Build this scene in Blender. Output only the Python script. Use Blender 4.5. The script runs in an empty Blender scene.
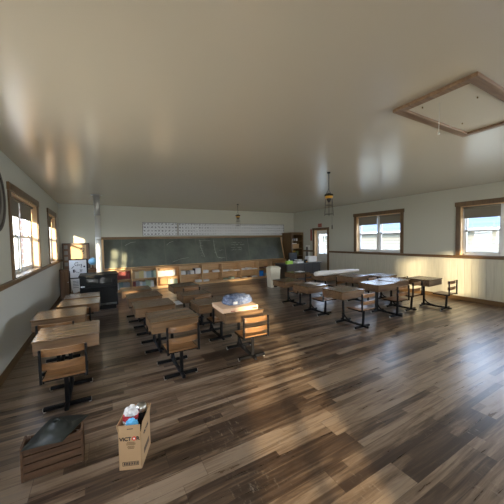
import bpy, bmesh, math, random
from mathutils import Vector, Matrix
random.seed(7)
S = bpy.context.scene
COL = S.collection
PI = math.pi

# ------------------------------------------------------------------ camera
yaw, pitch, roll, FPX = 0.5131, 0.0448, -0.0184, 269.58
f = Vector((math.sin(yaw)*math.cos(pitch), math.cos(yaw)*math.cos(pitch), -math.sin(pitch)))
r = Vector((math.cos(yaw), -math.sin(yaw), 0)); u = r.cross(f)
r2 = r*math.cos(roll)+u*math.sin(roll); u2 = -r*math.sin(roll)+u*math.cos(roll)
cam = bpy.data.cameras.new('camera'); co = bpy.data.objects.new('camera', cam); COL.objects.link(co)
M4 = Matrix((r2, u2, -f)).transposed().to_4x4(); M4.translation = Vector((0, 0, 1.6))
co.matrix_world = M4
cam.sensor_width = 36; cam.lens = FPX/504*36; cam.clip_start = .05
S.camera = co

# ------------------------------------------------------------------ world, sun, daylight portals, added fill lamps
XL, XR, YB, YR, H = -1.047, 7.772, 9.863, -2.2, 2.786
WT = .20           # wall thickness
w = bpy.data.worlds.new('world'); S.world = w; w.use_nodes = True
nt = w.node_tree; nt.nodes.clear()
wo = nt.nodes.new('ShaderNodeOutputWorld'); bg = nt.nodes.new('ShaderNodeBackground')
tcw = nt.nodes.new('ShaderNodeTexCoord'); sx = nt.nodes.new('ShaderNodeSeparateXYZ'); cr = nt.nodes.new('ShaderNodeValToRGB')
nt.links.new(tcw.outputs['Generated'], sx.inputs[0]); nt.links.new(sx.outputs[2], cr.inputs[0])
cr.color_ramp.elements[0].position = .0; cr.color_ramp.elements[0].color = (.84, .92, 1, 1)
cr.color_ramp.elements[1].position = .55; cr.color_ramp.elements[1].color = (.42, .62, 1, 1)
nt.links.new(cr.outputs[0], bg.inputs[0]); bg.inputs[1].default_value = 7.0
nt.links.new(bg.outputs[0], wo.inputs[0])

def add_sun():
    L = bpy.data.lights.new('sun', 'SUN'); L.energy = 10.5; L.angle = math.radians(2.0); L.color = (1, .80, .50)
    o = bpy.data.objects.new('sun', L); COL.objects.link(o)
    el = math.radians(10); az = math.atan(.44)
    d = Vector((math.sin(az)*math.cos(el), math.cos(az)*math.cos(el), -math.sin(el)))
    o.rotation_euler = d.to_track_quat('-Z', 'Y').to_euler()
add_sun()

def area(name, loc, d, sx_, sy_, e, color=(1, 1, 1), portal=False):
    L = bpy.data.lights.new(name, 'AREA'); L.shape = 'RECTANGLE'; L.size = sx_; L.size_y = sy_; L.energy = e; L.color = color
    if portal: L.cycles.is_portal = True
    o = bpy.data.objects.new(name, L); COL.objects.link(o); o.location = loc
    o.rotation_euler = Vector(d).to_track_quat('-Z', 'Z' if abs(d[2]) < .5 else 'Y').to_euler()
    return o
# windows: (wall, y0, y1) clear openings between the casings
ZS, ZT = 1.125, 2.33
WIN = [('left', 4.83, 6.65), ('left', 7.93, 9.10), ('right', 4.80, 6.39), ('right', 1.70, 3.29), ('left', 1.75, 3.25), ('right', -1.5, 0.10)]
for sd, y0, y1 in WIN:
    x = XL-WT-.02 if sd == 'left' else XR+WT+.02
    area('window_daylight', (x, (y0+y1)/2, (ZS+ZT)/2), (1 if sd == 'left' else -1, 0, 0), y1-y0, ZT-ZS, 1, portal=True)
# rear wall openings: glazed double door (x0,x1,z0,z1) and two windows
REAR = [(-.86, .10, .12, 2.25), (4.6, 5.5, ZS, ZT)]
for i, (x0, x1, z0, z1) in enumerate(REAR):
    area('rear_daylight_fill', ((x0+x1)/2, YR-WT-.25, (z0+z1)/2), (0, 1, 0), x1-x0, z1-z0, [40, 80][i], (1, .90, .74) if i == 0 else (1, .93, .82))  # added area lamps topping up the daylight through the rear openings
for sd, y0, y1, e, col in [('left', 1.75, 3.25, 55, (1, .93, .78)), ('right', -1.5, .10, 250, (.78, .89, 1))]:
    x = XL-WT-.25 if sd == 'left' else XR+WT+.25
    area('side_daylight_fill', (x, (y0+y1)/2, (ZS+ZT)/2), (1 if sd == 'left' else -1, 0, 0), y1-y0, ZT-ZS, e, col)  # extra fill lamps outside two out-of-view side windows, added to brighten the room
S.view_settings.view_transform = 'Standard'; S.view_settings.look = 'None'; S.view_settings.gamma = 1
S.view_settings.use_curve_mapping = False; S.view_settings.exposure = 0.76

# ------------------------------------------------------------------ materials
def mat(name, col, rough=.6, metal=0, spec=.5):
    m = bpy.data.materials.new(name); m.use_nodes = True
    b = m.node_tree.nodes['Principled BSDF']
    b.inputs['Base Color'].default_value = (*col, 1); b.inputs['Roughness'].default_value = rough
    b.inputs['Metallic'].default_value = metal; b.inputs['Specular IOR Level'].default_value = spec
    return m
def N(m, t, **k):
    n = m.node_tree.nodes.new(t)
    for a, v in k.items():
        if a.startswith('i_'): n.inputs[a[2:]].default_value = v
        else: setattr(n, a, v)
    return n
def LK(m, a, b): m.node_tree.links.new(a, b)
def ramp(m, stops):
    n = m.node_tree.nodes.new('ShaderNodeValToRGB'); e = n.color_ramp.elements
    while len(e) < len(stops): e.new(.5)
    for el, (p, c) in zip(e, stops): el.position = p; el.color = (*c, 1)
    return n
def mth(m, op, a, b=None):
    n = m.node_tree.nodes.new('ShaderNodeMath'); n.operation = op
    for i, v in enumerate((a, b)):
        if v is None: continue
        if isinstance(v, (int, float)): n.inputs[i].default_value = v
        else: LK(m, v, n.inputs[i])
    return n.outputs[0]
def bump(m, h, s=.2, d=.01):
    n = N(m, 'ShaderNodeBump'); n.inputs['Strength'].default_value = s; n.inputs['Distance'].default_value = d
    LK(m, h, n.inputs['Height']); LK(m, n.outputs[0], m.node_tree.nodes['Principled BSDF'].inputs['Normal'])
def wood(name, dark, light, rough=.45, axis=0, scale=1.0, spec=.5, contrast=.5):
    m = mat(name, light, rough, spec=spec); b = m.node_tree.nodes['Principled BSDF']
    tc = N(m, 'ShaderNodeTexCoord'); oi = N(m, 'ShaderNodeObjectInfo')
    mp = N(m, 'ShaderNodeMapping'); sc = [22*scale]*3; sc[axis] = 1.6*scale; mp.inputs['Scale'].default_value = sc
    LK(m, tc.outputs['Object'], mp.inputs[0])
    ad = N(m, 'ShaderNodeVectorMath', operation='ADD'); LK(m, mp.outputs[0], ad.inputs[0])
    mu = mth(m, 'MULTIPLY', oi.outputs['Random'], 37.0); LK(m, mu, ad.inputs[1])
    no = N(m, 'ShaderNodeTexNoise', i_Scale=1.0, i_Detail=5.0, i_Roughness=.6, i_Distortion=.8); LK(m, ad.outputs[0], no.inputs['Vector'])
    rp = ramp(m, [(.5-contrast*.4, dark), (.5+contrast*.35, light)]); LK(m, no.outputs[0], rp.inputs[0])
    LK(m, rp.outputs[0], b.inputs['Base Color']); bump(m, no.outputs[0], .12, .002)
    return m
oak = wood('oak_trim', (.10, .055, .022), (.19, .11, .045), .4, 1)
oakx = wood('oak_trim_x', (.13, .075, .03), (.26, .155, .065), .4, 0)
oakz = wood('oak_trim_z', (.09, .05, .02), (.17, .10, .042), .4, 2)
pine = wood('shelf_pine', (.56, .35, .17), (.74, .50, .27), .5, 0)
pinez = wood('shelf_pine_z', (.56, .35, .17), (.74, .50, .27), .5, 2)
desk_top = wood('desk_walnut', (.065, .036, .018), (.19, .118, .062), .24, 0, 1.0, 0.5)
desk_box_m = wood('desk_box_wood', (.085, .048, .024), (.21, .12, .055), .42, 0)
slat_m = wood('seat_oak', (.13, .062, .025), (.27, .14, .058), .28, 0)
crate_m = wood('crate_wood', (.05, .024, .011), (.12, .06, .028), .7, 0)
brown_cab = wood('brown_cabinet', (.11, .05, .02), (.2, .1, .04), .45, 2)
black = mat('black_steel', (.005, .005, .006), .5, spec=.2)
stove_m = mat('stove_black', (.008, .009, .009), .5, spec=.25)
stove_glass = mat('stove_glass', (.02, .022, .018), .08)
silver = mat('silver_cap', (.6, .6, .58), .3, 1)
galv = mat('galvanised_pipe', (.80, .82, .82), .42, .55)
galv_d = mat('galvanised_upper', (.46, .46, .44), .5, .6)
white = mat('white_paint', (.78, .78, .74), .4)
vinyl = mat('white_vinyl', (.8, .81, .8), .35)
shade_m = mat('roller_shade', (.23, .205, .16), .8)
paper = mat('white_paper', (.85, .85, .84), .6)
cream = mat('cream_plastic', (.80, .76, .62), .4)
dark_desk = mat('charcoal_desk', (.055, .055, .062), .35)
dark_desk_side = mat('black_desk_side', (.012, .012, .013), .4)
lime = mat('lime_box', (.45, .75, .12), .6)
blue_m = mat('blue_plastic', (.02, .22, .72), .4)
amber = mat('amber_band', (.65, .35, .05), .3)
chalk = mat('chalk', (.42, .45, .41), .9)
ink = mat('ink', (.02, .02, .025), .6)
red = mat('red_paint', (.35, .05, .04), .5)
cardboard = mat('cardboard', (.50, .33, .18), .75)
cardboard_l = mat('cardboard_light', (.72, .50, .34), .7)
# glass
glass = bpy.data.materials.new('window_glass'); glass.use_nodes = True
g = glass.node_tree; g.nodes.clear(); go = g.nodes.new('ShaderNodeOutputMaterial'); gm = g.nodes.new('ShaderNodeMixShader')
gt = g.nodes.new('ShaderNodeBsdfTransparent'); gg = g.nodes.new('ShaderNodeBsdfGlossy'); gg.inputs['Roughness'].default_value = .02
gm.inputs[0].default_value = .07
g.links.new(gt.outputs[0], gm.inputs[1]); g.links.new(gg.outputs[0], gm.inputs[2]); g.links.new(gm.outputs[0], go.inputs[0])

def plaster(name, col, rough, nsc=14, bs=.06, spec=.5):
    m = mat(name, col, rough, spec=spec); tc = N(m, 'ShaderNodeTexCoord')
    no = N(m, 'ShaderNodeTexNoise', i_Scale=nsc, i_Detail=4.0); LK(m, tc.outputs['Object'], no.inputs['Vector'])
    bump(m, no.outputs[0], bs, .01); return m
wall_m = plaster('wall_paint', (.56, .56, .48), .65, 20, .05)
ceil_m = plaster('ceiling_gloss', (.58, .52, .41), .24, 2.2, .03, 1.0)

def beadboard(name, col, ax, pitch=.145):
    m = mat(name, col, .5); b = m.node_tree.nodes['Principled BSDF']
    tc = N(m, 'ShaderNodeTexCoord'); sp = N(m, 'ShaderNodeSeparateXYZ'); LK(m, tc.outputs['Object'], sp.inputs[0])
    fr = mth(m, 'FRACT', mth(m, 'DIVIDE', sp.outputs[ax], pitch)); d = mth(m, 'ABSOLUTE', mth(m, 'SUBTRACT', fr, .5))
    g_ = mth(m, 'SMOOTH_MIN', mth(m, 'MULTIPLY', mth(m, 'SUBTRACT', .5, d), 18.0), 1.0)
    g_.node.inputs[2].default_value = .2
    no = N(m, 'ShaderNodeTexNoise', i_Scale=3.0, i_Detail=5.0); mp = N(m, 'ShaderNodeMapping'); mp.inputs['Scale'].default_value = (9, 9, .8)
    LK(m, tc.outputs['Object'], mp.inputs[0]); LK(m, mp.outputs[0], no.inputs['Vector'])
    rp = ramp(m, [(.3, tuple(c*.86 for c in col)), (.7, col)]); LK(m, no.outputs[0], rp.inputs[0])
    LK(m, rp.outputs[0], b.inputs['Base Color']); bump(m, g_, .8, .006)
    return m
bead_r = beadboard('beadboard', (.60, .575, .47), 1)
bead_x = beadboard('beadboard_x', (.60, .575, .47), 0)

def floor_mat():
    m = mat('floor_planks', (.2, .15, .1), .38, spec=.8); b = m.node_tree.nodes['Principled BSDF']
    tc = N(m, 'ShaderNodeTexCoord'); sp = N(m, 'ShaderNodeSeparateXYZ'); LK(m, tc.outputs['Object'], sp.inputs[0])
    PW, PL = .19, 1.2
    yy = mth(m, 'DIVIDE', sp.outputs[1], PW); row = mth(m, 'FLOOR', yy)
    wn = N(m, 'ShaderNodeTexWhiteNoise', noise_dimensions='1D'); LK(m, row, wn.inputs['W'])
    xx = mth(m, 'ADD', mth(m, 'DIVIDE', sp.outputs[0], PL), wn.outputs['Value']); pl = mth(m, 'FLOOR', xx)
    cb = N(m, 'ShaderNodeCombineXYZ'); LK(m, row, cb.inputs[0]); LK(m, pl, cb.inputs[1])
    w2 = N(m, 'ShaderNodeTexWhiteNoise', noise_dimensions='3D'); LK(m, cb.outputs[0], w2.inputs['Vector'])
    rp = ramp(m, [(.08, (.042, .025, .016)), (.30, (.088, .055, .035)), (.5, (.165, .112, .072)), (.76, (.28, .205, .14)), (1, (.23, .175, .13))])
    # each printed plank carries two or three strips of its own tone
    sub = mth(m, 'FLOOR', mth(m, 'MULTIPLY', mth(m, 'FRACT', yy), 3.0))
    cb2 = N(m, 'ShaderNodeCombineXYZ'); LK(m, row, cb2.inputs[0]); LK(m, mth(m, 'FLOOR', mth(m, 'ADD', xx, mth(m, 'MULTIPLY', sub, .43))), cb2.inputs[1]); LK(m, sub, cb2.inputs[2])
    w3 = N(m, 'ShaderNodeTexWhiteNoise', noise_dimensions='3D'); LK(m, cb2.outputs[0], w3.inputs['Vector'])
    tone = mth(m, 'ADD', mth(m, 'MULTIPLY', w2.outputs['Value'], .4), mth(m, 'MULTIPLY', w3.outputs['Value'], .6))
    # grain
    mp = N(m, 'ShaderNodeMapping'); mp.inputs['Scale'].default_value = (1.7, 26, 1); LK(m, tc.outputs['Object'], mp.inputs[0])
    ad = N(m, 'ShaderNodeVectorMath', operation='ADD'); LK(m, mp.outputs[0], ad.inputs[0])
    sc = N(m, 'ShaderNodeVectorMath', operation='SCALE'); sc.inputs['Scale'].default_value = 40; LK(m, w2.outputs['Color'], sc.inputs[0]); LK(m, sc.outputs[0], ad.inputs[1])
    n1 = N(m, 'ShaderNodeTexNoise', i_Scale=1.0, i_Detail=6.0, i_Roughness=.62, i_Distortion=.9); LK(m, ad.outputs[0], n1.inputs['Vector'])
    t2 = mth(m, 'ADD', tone, mth(m, 'MULTIPLY', mth(m, 'SUBTRACT', n1.outputs[0], .5), 1.5))
    LK(m, t2, rp.inputs[0])
    # pale saw marks
    mp3 = N(m, 'ShaderNodeMapping'); mp3.inputs['Scale'].default_value = (22, 9, 1); LK(m, tc.outputs['Object'], mp3.inputs[0])
    n3 = N(m, 'ShaderNodeTexNoise', i_Scale=1.4, i_Detail=6.0, i_Roughness=.75); LK(m, mp3.outputs[0], n3.inputs['Vector'])
    n4 = N(m, 'ShaderNodeTexNoise', i_Scale=1.6, i_Detail=2.0); LK(m, tc.outputs['Object'], n4.inputs['Vector'])
    r3 = ramp(m, [(.56, (0, 0, 0)), (.68, (1, 1, 1))]); LK(m, n3.outputs[0], r3.inputs[0])
    r4 = ramp(m, [(.5, (0, 0, 0)), (.62, (1, 1, 1))]); LK(m, n4.outputs[0], r4.inputs[0])
    fac = mth(m, 'MULTIPLY', mth(m, 'MULTIPLY', r3.outputs[0], r4.outputs[0]), .55)
    mx = N(m, 'ShaderNodeMixRGB'); mx.inputs[2].default_value = (.40, .34, .26, 1); LK(m, fac, mx.inputs[0]); LK(m, rp.outputs[0], mx.inputs[1])
    # seams
    fy = mth(m, 'FRACT', yy); fx = mth(m, 'FRACT', xx)
    e1 = mth(m, 'MINIMUM', mth(m, 'MULTIPLY', mth(m, 'MINIMUM', fy, mth(m, 'SUBTRACT', 1.0, fy)), PW), mth(m, 'MULTIPLY', mth(m, 'MINIMUM', fx, mth(m, 'SUBTRACT', 1.0, fx)), PL))
    sm = mth(m, 'GREATER_THAN', e1, .0016)
    mm = N(m, 'ShaderNodeMixRGB', blend_type='MULTIPLY'); mm.inputs[0].default_value = 1; LK(m, mx.outputs[0], mm.inputs[1])
    cs = ramp(m, [(0, (.45, .42, .4)), (1, (1, 1, 1))]); LK(m, sm, cs.inputs[0]); LK(m, cs.outputs[0], mm.inputs[2])
    LK(m, mm.outputs[0], b.inputs['Base Color'])
    rr = mth(m, 'ADD', mth(m, 'MULTIPLY', n1.outputs[0], .16), .22); LK(m, rr, b.inputs['Roughness'])
    bump(m, n1.outputs[0], .12, .002)
    return m
floor_m = floor_mat()

# ------------------------------------------------------------------ geometry helpers
class MB:
    def __init__(s): s.bm = bmesh.new()
    def box(s, c, d, rot=(0, 0, 0), bev=0, M=None):
        t = bmesh.new(); bmesh.ops.create_cube(t, size=1)
        for v in t.verts: v.co = Vector((v.co.x*d[0], v.co.y*d[1], v.co.z*d[2]))
        if bev: bmesh.ops.bevel(t, geom=t.edges[:], offset=bev, segments=2, affect='EDGES', profile=.5)
        R = Matrix.Rotation(rot[2], 4, 'Z') @ Matrix.Rotation(rot[1], 4, 'Y') @ Matrix.Rotation(rot[0], 4, 'X')
        T = Matrix.Translation(c) @ R
        if M: T = M @ T
        bmesh.ops.transform(t, matrix=T, verts=t.verts)
        s.add(t); return s
    def add(s, t):
        me = bpy.data.meshes.new('t'); t.to_mesh(me); s.bm.from_mesh(me); bpy.data.meshes.remove(me); t.free()
    def bb(s, x0, x1, y0, y1, z0, z1, bev=0):
        return s.box(((x0+x1)/2, (y0+y1)/2, (z0+z1)/2), (x1-x0, y1-y0, z1-z0), bev=bev)
    def cyl(s, a, b, ra, rb=None, n=12):
        a, b = Vector(a), Vector(b); t = bmesh.new(); L = (b-a).length
        bmesh.ops.create_cone(t, cap_ends=True, segments=n, radius1=ra, radius2=ra if rb is None else rb, depth=L)
        T = Matrix.Translation((a+b)/2) @ (b-a).to_track_quat('Z', 'Y').to_matrix().to_4x4()
        bmesh.ops.transform(t, matrix=T, verts=t.verts)
        for fc in t.faces:
            if len(fc.verts) == 4: fc.smooth = True
        s.add(t); return s
    def tube(s, pts, rad, n=8, closed=False):
        pts = [Vector(p) for p in pts]
        rings = []; K = len(pts)
        for i, p in enumerate(pts):
            if closed: d = pts[(i+1) % K]-pts[i-1]
            else: d = pts[min(i+1, K-1)]-pts[max(i-1, 0)]
            q = d.to_track_quat('Z', 'Y'); rr = rad[i] if isinstance(rad, (list, tuple)) else rad
            rings.append([s.bm.verts.new(p+q @ Vector((rr*math.cos(a), rr*math.sin(a), 0))) for a in [2*PI*k/n for k in range(n)]])
        for i in range(K if closed else K-1):
            A, B = rings[i], rings[(i+1) % K]
            for k in range(n):
                fc = s.bm.faces.new((A[k], A[(k+1) % n], B[(k+1) % n], B[k])); fc.smooth = True
        if not closed:
            s.bm.faces.new(rings[0][::-1]); s.bm.faces.new(rings[-1])
        return s
    def lathe(s, prof, c=(0, 0, 0), n=24):
        rings = []
        for (rr, z) in prof:
            rings.append([s.bm.verts.new((c[0]+rr*math.cos(2*PI*k/n), c[1]+rr*math.sin(2*PI*k/n), c[2]+z)) for k in range(n)])
        for A, B in zip(rings, rings[1:]):
            for k in range(n):
                fc = s.bm.faces.new((A[k], A[(k+1) % n], B[(k+1) % n], B[k])); fc.smooth = True
        s.bm.faces.new(rings[0][::-1]); s.bm.faces.new(rings[-1]); return s
    def prism(s, poly, axis, a, b):
        """poly: 2-D outline, extruded along axis from a to b (other two axes in order)"""
        def P(p, t):
            q = list(p); q.insert(axis, t); return q
        A = [s.bm.verts.new(P(p, a)) for p in poly]; B = [s.bm.verts.new(P(p, b)) for p in poly]
        n = len(poly)
        s.bm.faces.new(A[::-1]); s.bm.faces.new(B)
        for k in range(n): s.bm.faces.new((A[k], A[(k+1) % n], B[(k+1) % n], B[k]))
        return s
    def mesh(s, name, m):
        bmesh.ops.recalc_face_normals(s.bm, faces=s.bm.faces[:])
        me = bpy.data.meshes.new(name); s.bm.to_mesh(me); s.bm.free(); me.materials.append(m); return me
def link(name, me, parent=None, loc=None):
    o = bpy.data.objects.new(name, me); COL.objects.link(o)
    if parent: o.parent = parent
    if loc: o.location = loc
    return o
def obj(name, mb, m, parent=None, loc=None): return link(name, mb.mesh(name, m), parent, loc)
def tag(o, label=None, cat=None, group=None, kind=None):
    if label: o['label'] = label
    if cat: o['category'] = cat
    if group: o['group'] = group
    if kind: o['kind'] = kind
    return o
def thing(name, label, cat, loc=(0, 0, 0), rz=0, group=None):
    o = bpy.data.objects.new(name, None); COL.objects.link(o); o.location = loc; o.rotation_euler = (0, 0, rz); o.empty_display_size = .1
    return tag(o, label, cat, group)
def struct(name, mb, m, parent=None):
    o = obj(name, mb, m, parent)
    if not parent: o['kind'] = 'structure'
    return o

# ------------------------------------------------------------------ room shell
struct('floor', MB().bb(XL-WT, XR+WT, YR-WT, YB+WT, -.12, 0), floor_m)
struct('ceiling', MB().bb(XL-WT, XR+WT, YR-WT, YB+WT, H, H+.12), ceil_m)
ZR = 1.10
def side_wall(name, xa, xb, ops, m, mlow):
    """a wall in pieces round its openings, painted above the rail and panelled below it"""
    up, lo = MB(), MB()
    def piece(y0, y1, z0, z1):
        if z0 < ZR-.001 and z1 > ZR:
            lo.bb(xa, xb, y0, y1, z0, ZR); up.bb(xa, xb, y0, y1, ZR, z1)
        else: (up if z0 >= ZR-.001 else lo).bb(xa, xb, y0, y1, z0, z1)
    y = YR-WT
    for (y0, y1, z0, z1) in sorted(ops):
        piece(y, y0, 0, H); piece(y0, y1, z1, H)
        if z0 > .01: piece(y0, y1, 0, z0)
        y = y1
    piece(y, YB+WT, 0, H)
    o = struct(name, up, m); obj('panelling', lo, mlow, o); return o
lops = [(a, b, ZS-.02, ZT) for s_, a, b in WIN if s_ == 'left']
DY0, DY1, DZ = 7.76, 8.49, 1.95
rops = [(a, b, ZS-.02, ZT) for s_, a, b in WIN if s_ == 'right']+[(DY0, DY1, 0, DZ)]
left_low = plaster('left_panel_paint', (.66, .67, .63), .6, 9, .08)
side_wall('wall_left', XL-WT, XL, lops, wall_m, left_low)
side_wall('wall_right', XR, XR+WT, rops, wall_m, bead_r)
bw = struct('wall_back', MB().bb(XL, XR, YB, YB+WT, ZR, H), wall_m)
obj('panelling', MB().bb(XL, XR, YB, YB+WT, 0, ZR), bead_x, bw)
rw = MB(); x = XL
for (x0, x1, z0, z1) in REAR:
    rw.bb(x, x0, YR-WT, YR, 0, H); rw.bb(x0, x1, YR-WT, YR, z1, H)
    if z0 > 0: rw.bb(x0, x1, YR-WT, YR, 0, z0)
    x = x1
rw.bb(x, XR, YR-WT, YR, 0, H); struct('wall_rear', rw, wall_m)
# trims
def trim(n, mb, m): return struct('trim_%d' % n, mb, m)
trim(1, MB().bb(XL, XL+.028, YR, YB, ZR-.045, ZR+.012, bev=.004).bb(XL, XL+.05, YR, YB, ZR+.008, ZR+.024, bev=.004), oak)
t2 = MB()
for a, b in ((YR, DY0-.09), (DY1+.09, YB)):
    t2.bb(XR-.028, XR, a, b, ZR-.045, ZR+.012, bev=.004).bb(XR-.05, XR, a, b, ZR+.008, ZR+.024, bev=.004)
trim(2, t2, oak)
t3 = MB().bb(XL+.03, 0.02, YB-.028, YB, ZR-.045, ZR+.02, bev=.004); trim(3, t3, oakx)
def baseb(name, mb, m): return struct(name, mb, m)
baseb('baseboard_left', MB().bb(XL, XL+.018, YR, YB, 0, .11, bev=.004), oak)
b_ = MB()
for a, b in ((YR, DY0-.09), (DY1+.09, YB)): b_.bb(XR-.018, XR, a, b, 0, .11, bev=.004)
baseb('baseboard_right', b_, oak)
baseb('baseboard_back', MB().bb(XL+.02, XR-.02, YB-.018, YB, 0, .11, bev=.004), oakx)

def window(n, sd, y0, y1, blind=2.04, single=False, roll=True):
    sg = 1 if sd == 'left' else -1; X = XL if sd == 'left' else XR     # sg points into the room
    root = bpy.data.objects.new('window_%d' % n, None); COL.objects.link(root); root.location = (X, (y0+y1)/2, ZS); root['kind'] = 'structure'
    h = (y1-y0)/2; zt = ZT-ZS
    def bx(mb, xa, xb, a, b, c, d, bev=0): return mb.bb(min(sg*xa, sg*xb), max(sg*xa, sg*xb), a, b, c, d, bev)
    m = MB(); cw = .09
    bx(m, 0, .022, -h-cw, -h+.004, 0, zt+.0, .004); bx(m, 0, .022, h-.004, h+cw, 0, zt, .004); bx(m, 0, .03, -h-cw-.02, h+cw+.02, zt-.002, zt+.105, .004)
    obj('casing', m, oakz, root)
    m = MB(); bx(m, -WT+.03, 0, -h, -h+.02, 0, zt); bx(m, -WT+.03, 0, h-.02, h, 0, zt); bx(m, -WT+.03, 0, -h, h, zt-.02, zt)
    obj('jamb', m, pinez, root)
    m = MB(); bx(m, -WT+.0, .035, -h, h, -.02, .012, .003); obj('window_sill', m, oak, root)
    k = 1 if single else 2
    fr = MB(); sa = MB(); gl = MB()
    bx(fr, -WT+.02, -WT+.10, -h+.02, -h+.06, .012, zt-.02); bx(fr, -WT+.02, -WT+.10, h-.06, h-.02, .012, zt-.02)
    bx(fr, -WT+.02, -WT+.10, -h+.02, h-.02, zt-.06, zt-.02); bx(fr, -WT+.02, -WT+.10, -h+.02, h-.02, .012, .045)
    if k == 2: bx(fr, -WT+.02, -WT+.11, -.045, .045, .012, zt-.02)
    obj('window_frame', fr, vinyl, root)
    for q in range(k):
        a = -h+.06 if q == 0 else .045; b = h-.06 if q == k-1 else -.045
        zm = .60
        for z0, z1, xo in ((.045, zm+.02, .075), (zm-.02, zt-.06, .045)):
            for (c, d, e, g_) in ((a, b, z0, z0+.04), (a, b, z1-.04, z1), (a, a+.035, z0, z1), (b-.035, b, z0, z1)):
                bx(sa, -WT+xo-.014, -WT+xo+.014, c, d, e, g_)
            bx(gl, -WT+xo-.003, -WT+xo+.003, a+.03, b-.03, z0+.035, z1-.035)
    obj('sash', sa, vinyl, root); obj('pane', gl, glass, root)
    if roll:
        for q in range(k):
            a = -h+.045 if q == 0 else .05; b = h-.045 if q == k-1 else -.05
            s = MB(); bx(s, -WT+.115, -WT+.118, a, b, blind-ZS, zt-.05); bx(s, -WT+.110, -WT+.124, a, b, blind-ZS-.012, blind-ZS+.004)
            s.cyl((sg*(-WT+.135), a, zt-.045), (sg*(-WT+.135), b, zt-.045), .02)
            o = obj('roller_shade', s, shade_m, root); o['label'] = 'grey-brown roller shade'
    return root
for i, (sd, y0, y1) in enumerate(WIN):
    window(i+1, sd, y0, y1, single=(y1-y0 < 1.3))
def rear_window(n, x0, x1, z0, z1):
    root = bpy.data.objects.new('window_%d' % n, None); COL.objects.link(root); root.location = ((x0+x1)/2, YR, z0); root['kind'] = 'structure'
    h = (x1-x0)/2; zt = z1-z0; m = MB()
    for a, b, c, d in ((-h-.09, -h, 0, zt), (h, h+.09, 0, zt), (-h-.11, h+.11, zt, zt+.1)): m.bb(a, b, 0, .022, c, d, .004)
    obj('casing', m, oakz, root)
    m = MB()
    for a, b, c, d in ((-h, -h+.05, 0, zt), (h-.05, h, 0, zt), (-h, h, 0, .05), (-h, h, zt-.05, zt), (-.035, .035, 0, zt)): m.bb(a, b, -.16, -.1, c, d)
    obj('window_frame', m, vinyl, root); obj('pane', MB().bb(-h+.04, h-.04, -.133, -.127, .04, zt-.04), glass, root)
for i, (x0, x1, z0, z1) in enumerate(REAR): rear_window(7+i, x0, x1, z0, z1)

# door in the right wall
dr = bpy.data.objects.new('door_1', None); COL.objects.link(dr); dr.location = (XR, (DY0+DY1)/2, 0); dr['kind'] = 'structure'
h = (DY1-DY0)/2
obj('casing', MB().bb(-.022, 0, -h-.09, -h+.002, 0, DZ, .004).bb(-.022, 0, h-.002, h+.09, 0, DZ, .004).bb(-.03, 0, -h-.1, h+.1, DZ-.002, DZ+.09, .004), oakz, dr)
obj('jamb', MB().bb(0, WT-.03, -h, -h+.02, 0, DZ).bb(0, WT-.03, h-.02, h, 0, DZ).bb(0, WT-.03, -h, h, DZ-.02, DZ), pinez, dr)
d0, d1 = WT-.085, WT-.04; gz0, gz1 = 1.0, 1.78
slab = MB()
for a, b, c, d in ((-h+.022, h-.022, .01, gz0), (-h+.022, h-.022, gz1, DZ-.022), (-h+.022, -h+.14, gz0, gz1), (h-.14, h-.022, gz0, gz1)): slab.bb(d0, d1, a, b, c, d)
for a in (-h+.10, .02): slab.bb(d0-.008, d0+.002, a, a+.24, .2, .85, .006)
obj('door_panel', slab, white, dr)
mu = MB()
gw = 2*h-.28
for k in (1, 2): mu.bb(d0+.006, d0+.03, -h+.14+gw*k/3-.009, -h+.14+gw*k/3+.009, gz0, gz1).bb(d0+.006, d0+.03, -h+.14, h-.14, gz0+(gz1-gz0)*k/3-.009, gz0+(gz1-gz0)*k/3+.009)
obj('muntin', mu, white, dr); obj('pane', MB().bb(d0+.015, d0+.021, -h+.13, h-.13, gz0-.01, gz1+.01), glass, dr)
obj('door_handle', MB().cyl((d0, -h+.085, .95), (d0-.05, -h+.085, .95), .012).lathe([(.001, -.025), (.022, -.015), (.026, 0), (.022, .015), (.001, .025)], (d0-.06, -h+.085, .95), 12), silver, dr)

# attic hatch in the ceiling
hx0, hx1, hy0, hy1 = 2.42, 3.76, .93, 1.58
hr = thing('attic_hatch', 'wood-framed attic hatch with a cream panel in the ceiling', 'hatch', ((hx0+hx1)/2, (hy0+hy1)/2, H))
a, b, tw = (hx1-hx0)/2, (hy1-hy0)/2, .075
m = MB()
for q in ((-a, a, -b, -b+tw), (-a, a, b-tw, b), (-a, -a+tw, -b+tw, b-tw), (a-tw, a, -b+tw, b-tw)): m.bb(*q, -.03, 0, .003)
obj('hatch_frame', m, wood('hatch_oak', (.16, .09, .05), (.30, .19, .11), .5, 0), hr)
obj('hatch_panel', MB().bb(-a+tw, a-tw, -b+tw, b-tw, -.008, 0), plaster('hatch_paint', (.62, .56, .43), .45, 8, .1), hr)
brass = mat('brass', (.3, .22, .1), .4, 1)
for q in ((-a+.18, b-.17), (-a+.42, -b+.16), (a-.42, b-.17), (a-.2, -b+.16)): obj('eye_screw', MB().cyl((q[0], q[1], -.02), (q[0], q[1], -.006), .006, n=8), brass, hr)
sp = (2.66-(hx0+hx1)/2, 1.30-(hy0+hy1)/2)
s_ = obj('pull_string', MB().tube([(sp[0], sp[1], -.008), (sp[0]+.002, sp[1], -.1), (sp[0]-.002, sp[1], -.26)], .0022, 6).lathe([(.001, -.285), (.008, -.28), (.008, -.265), (.001, -.255)], (sp[0]-.002, sp[1], 0), 8), white, hr)

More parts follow.
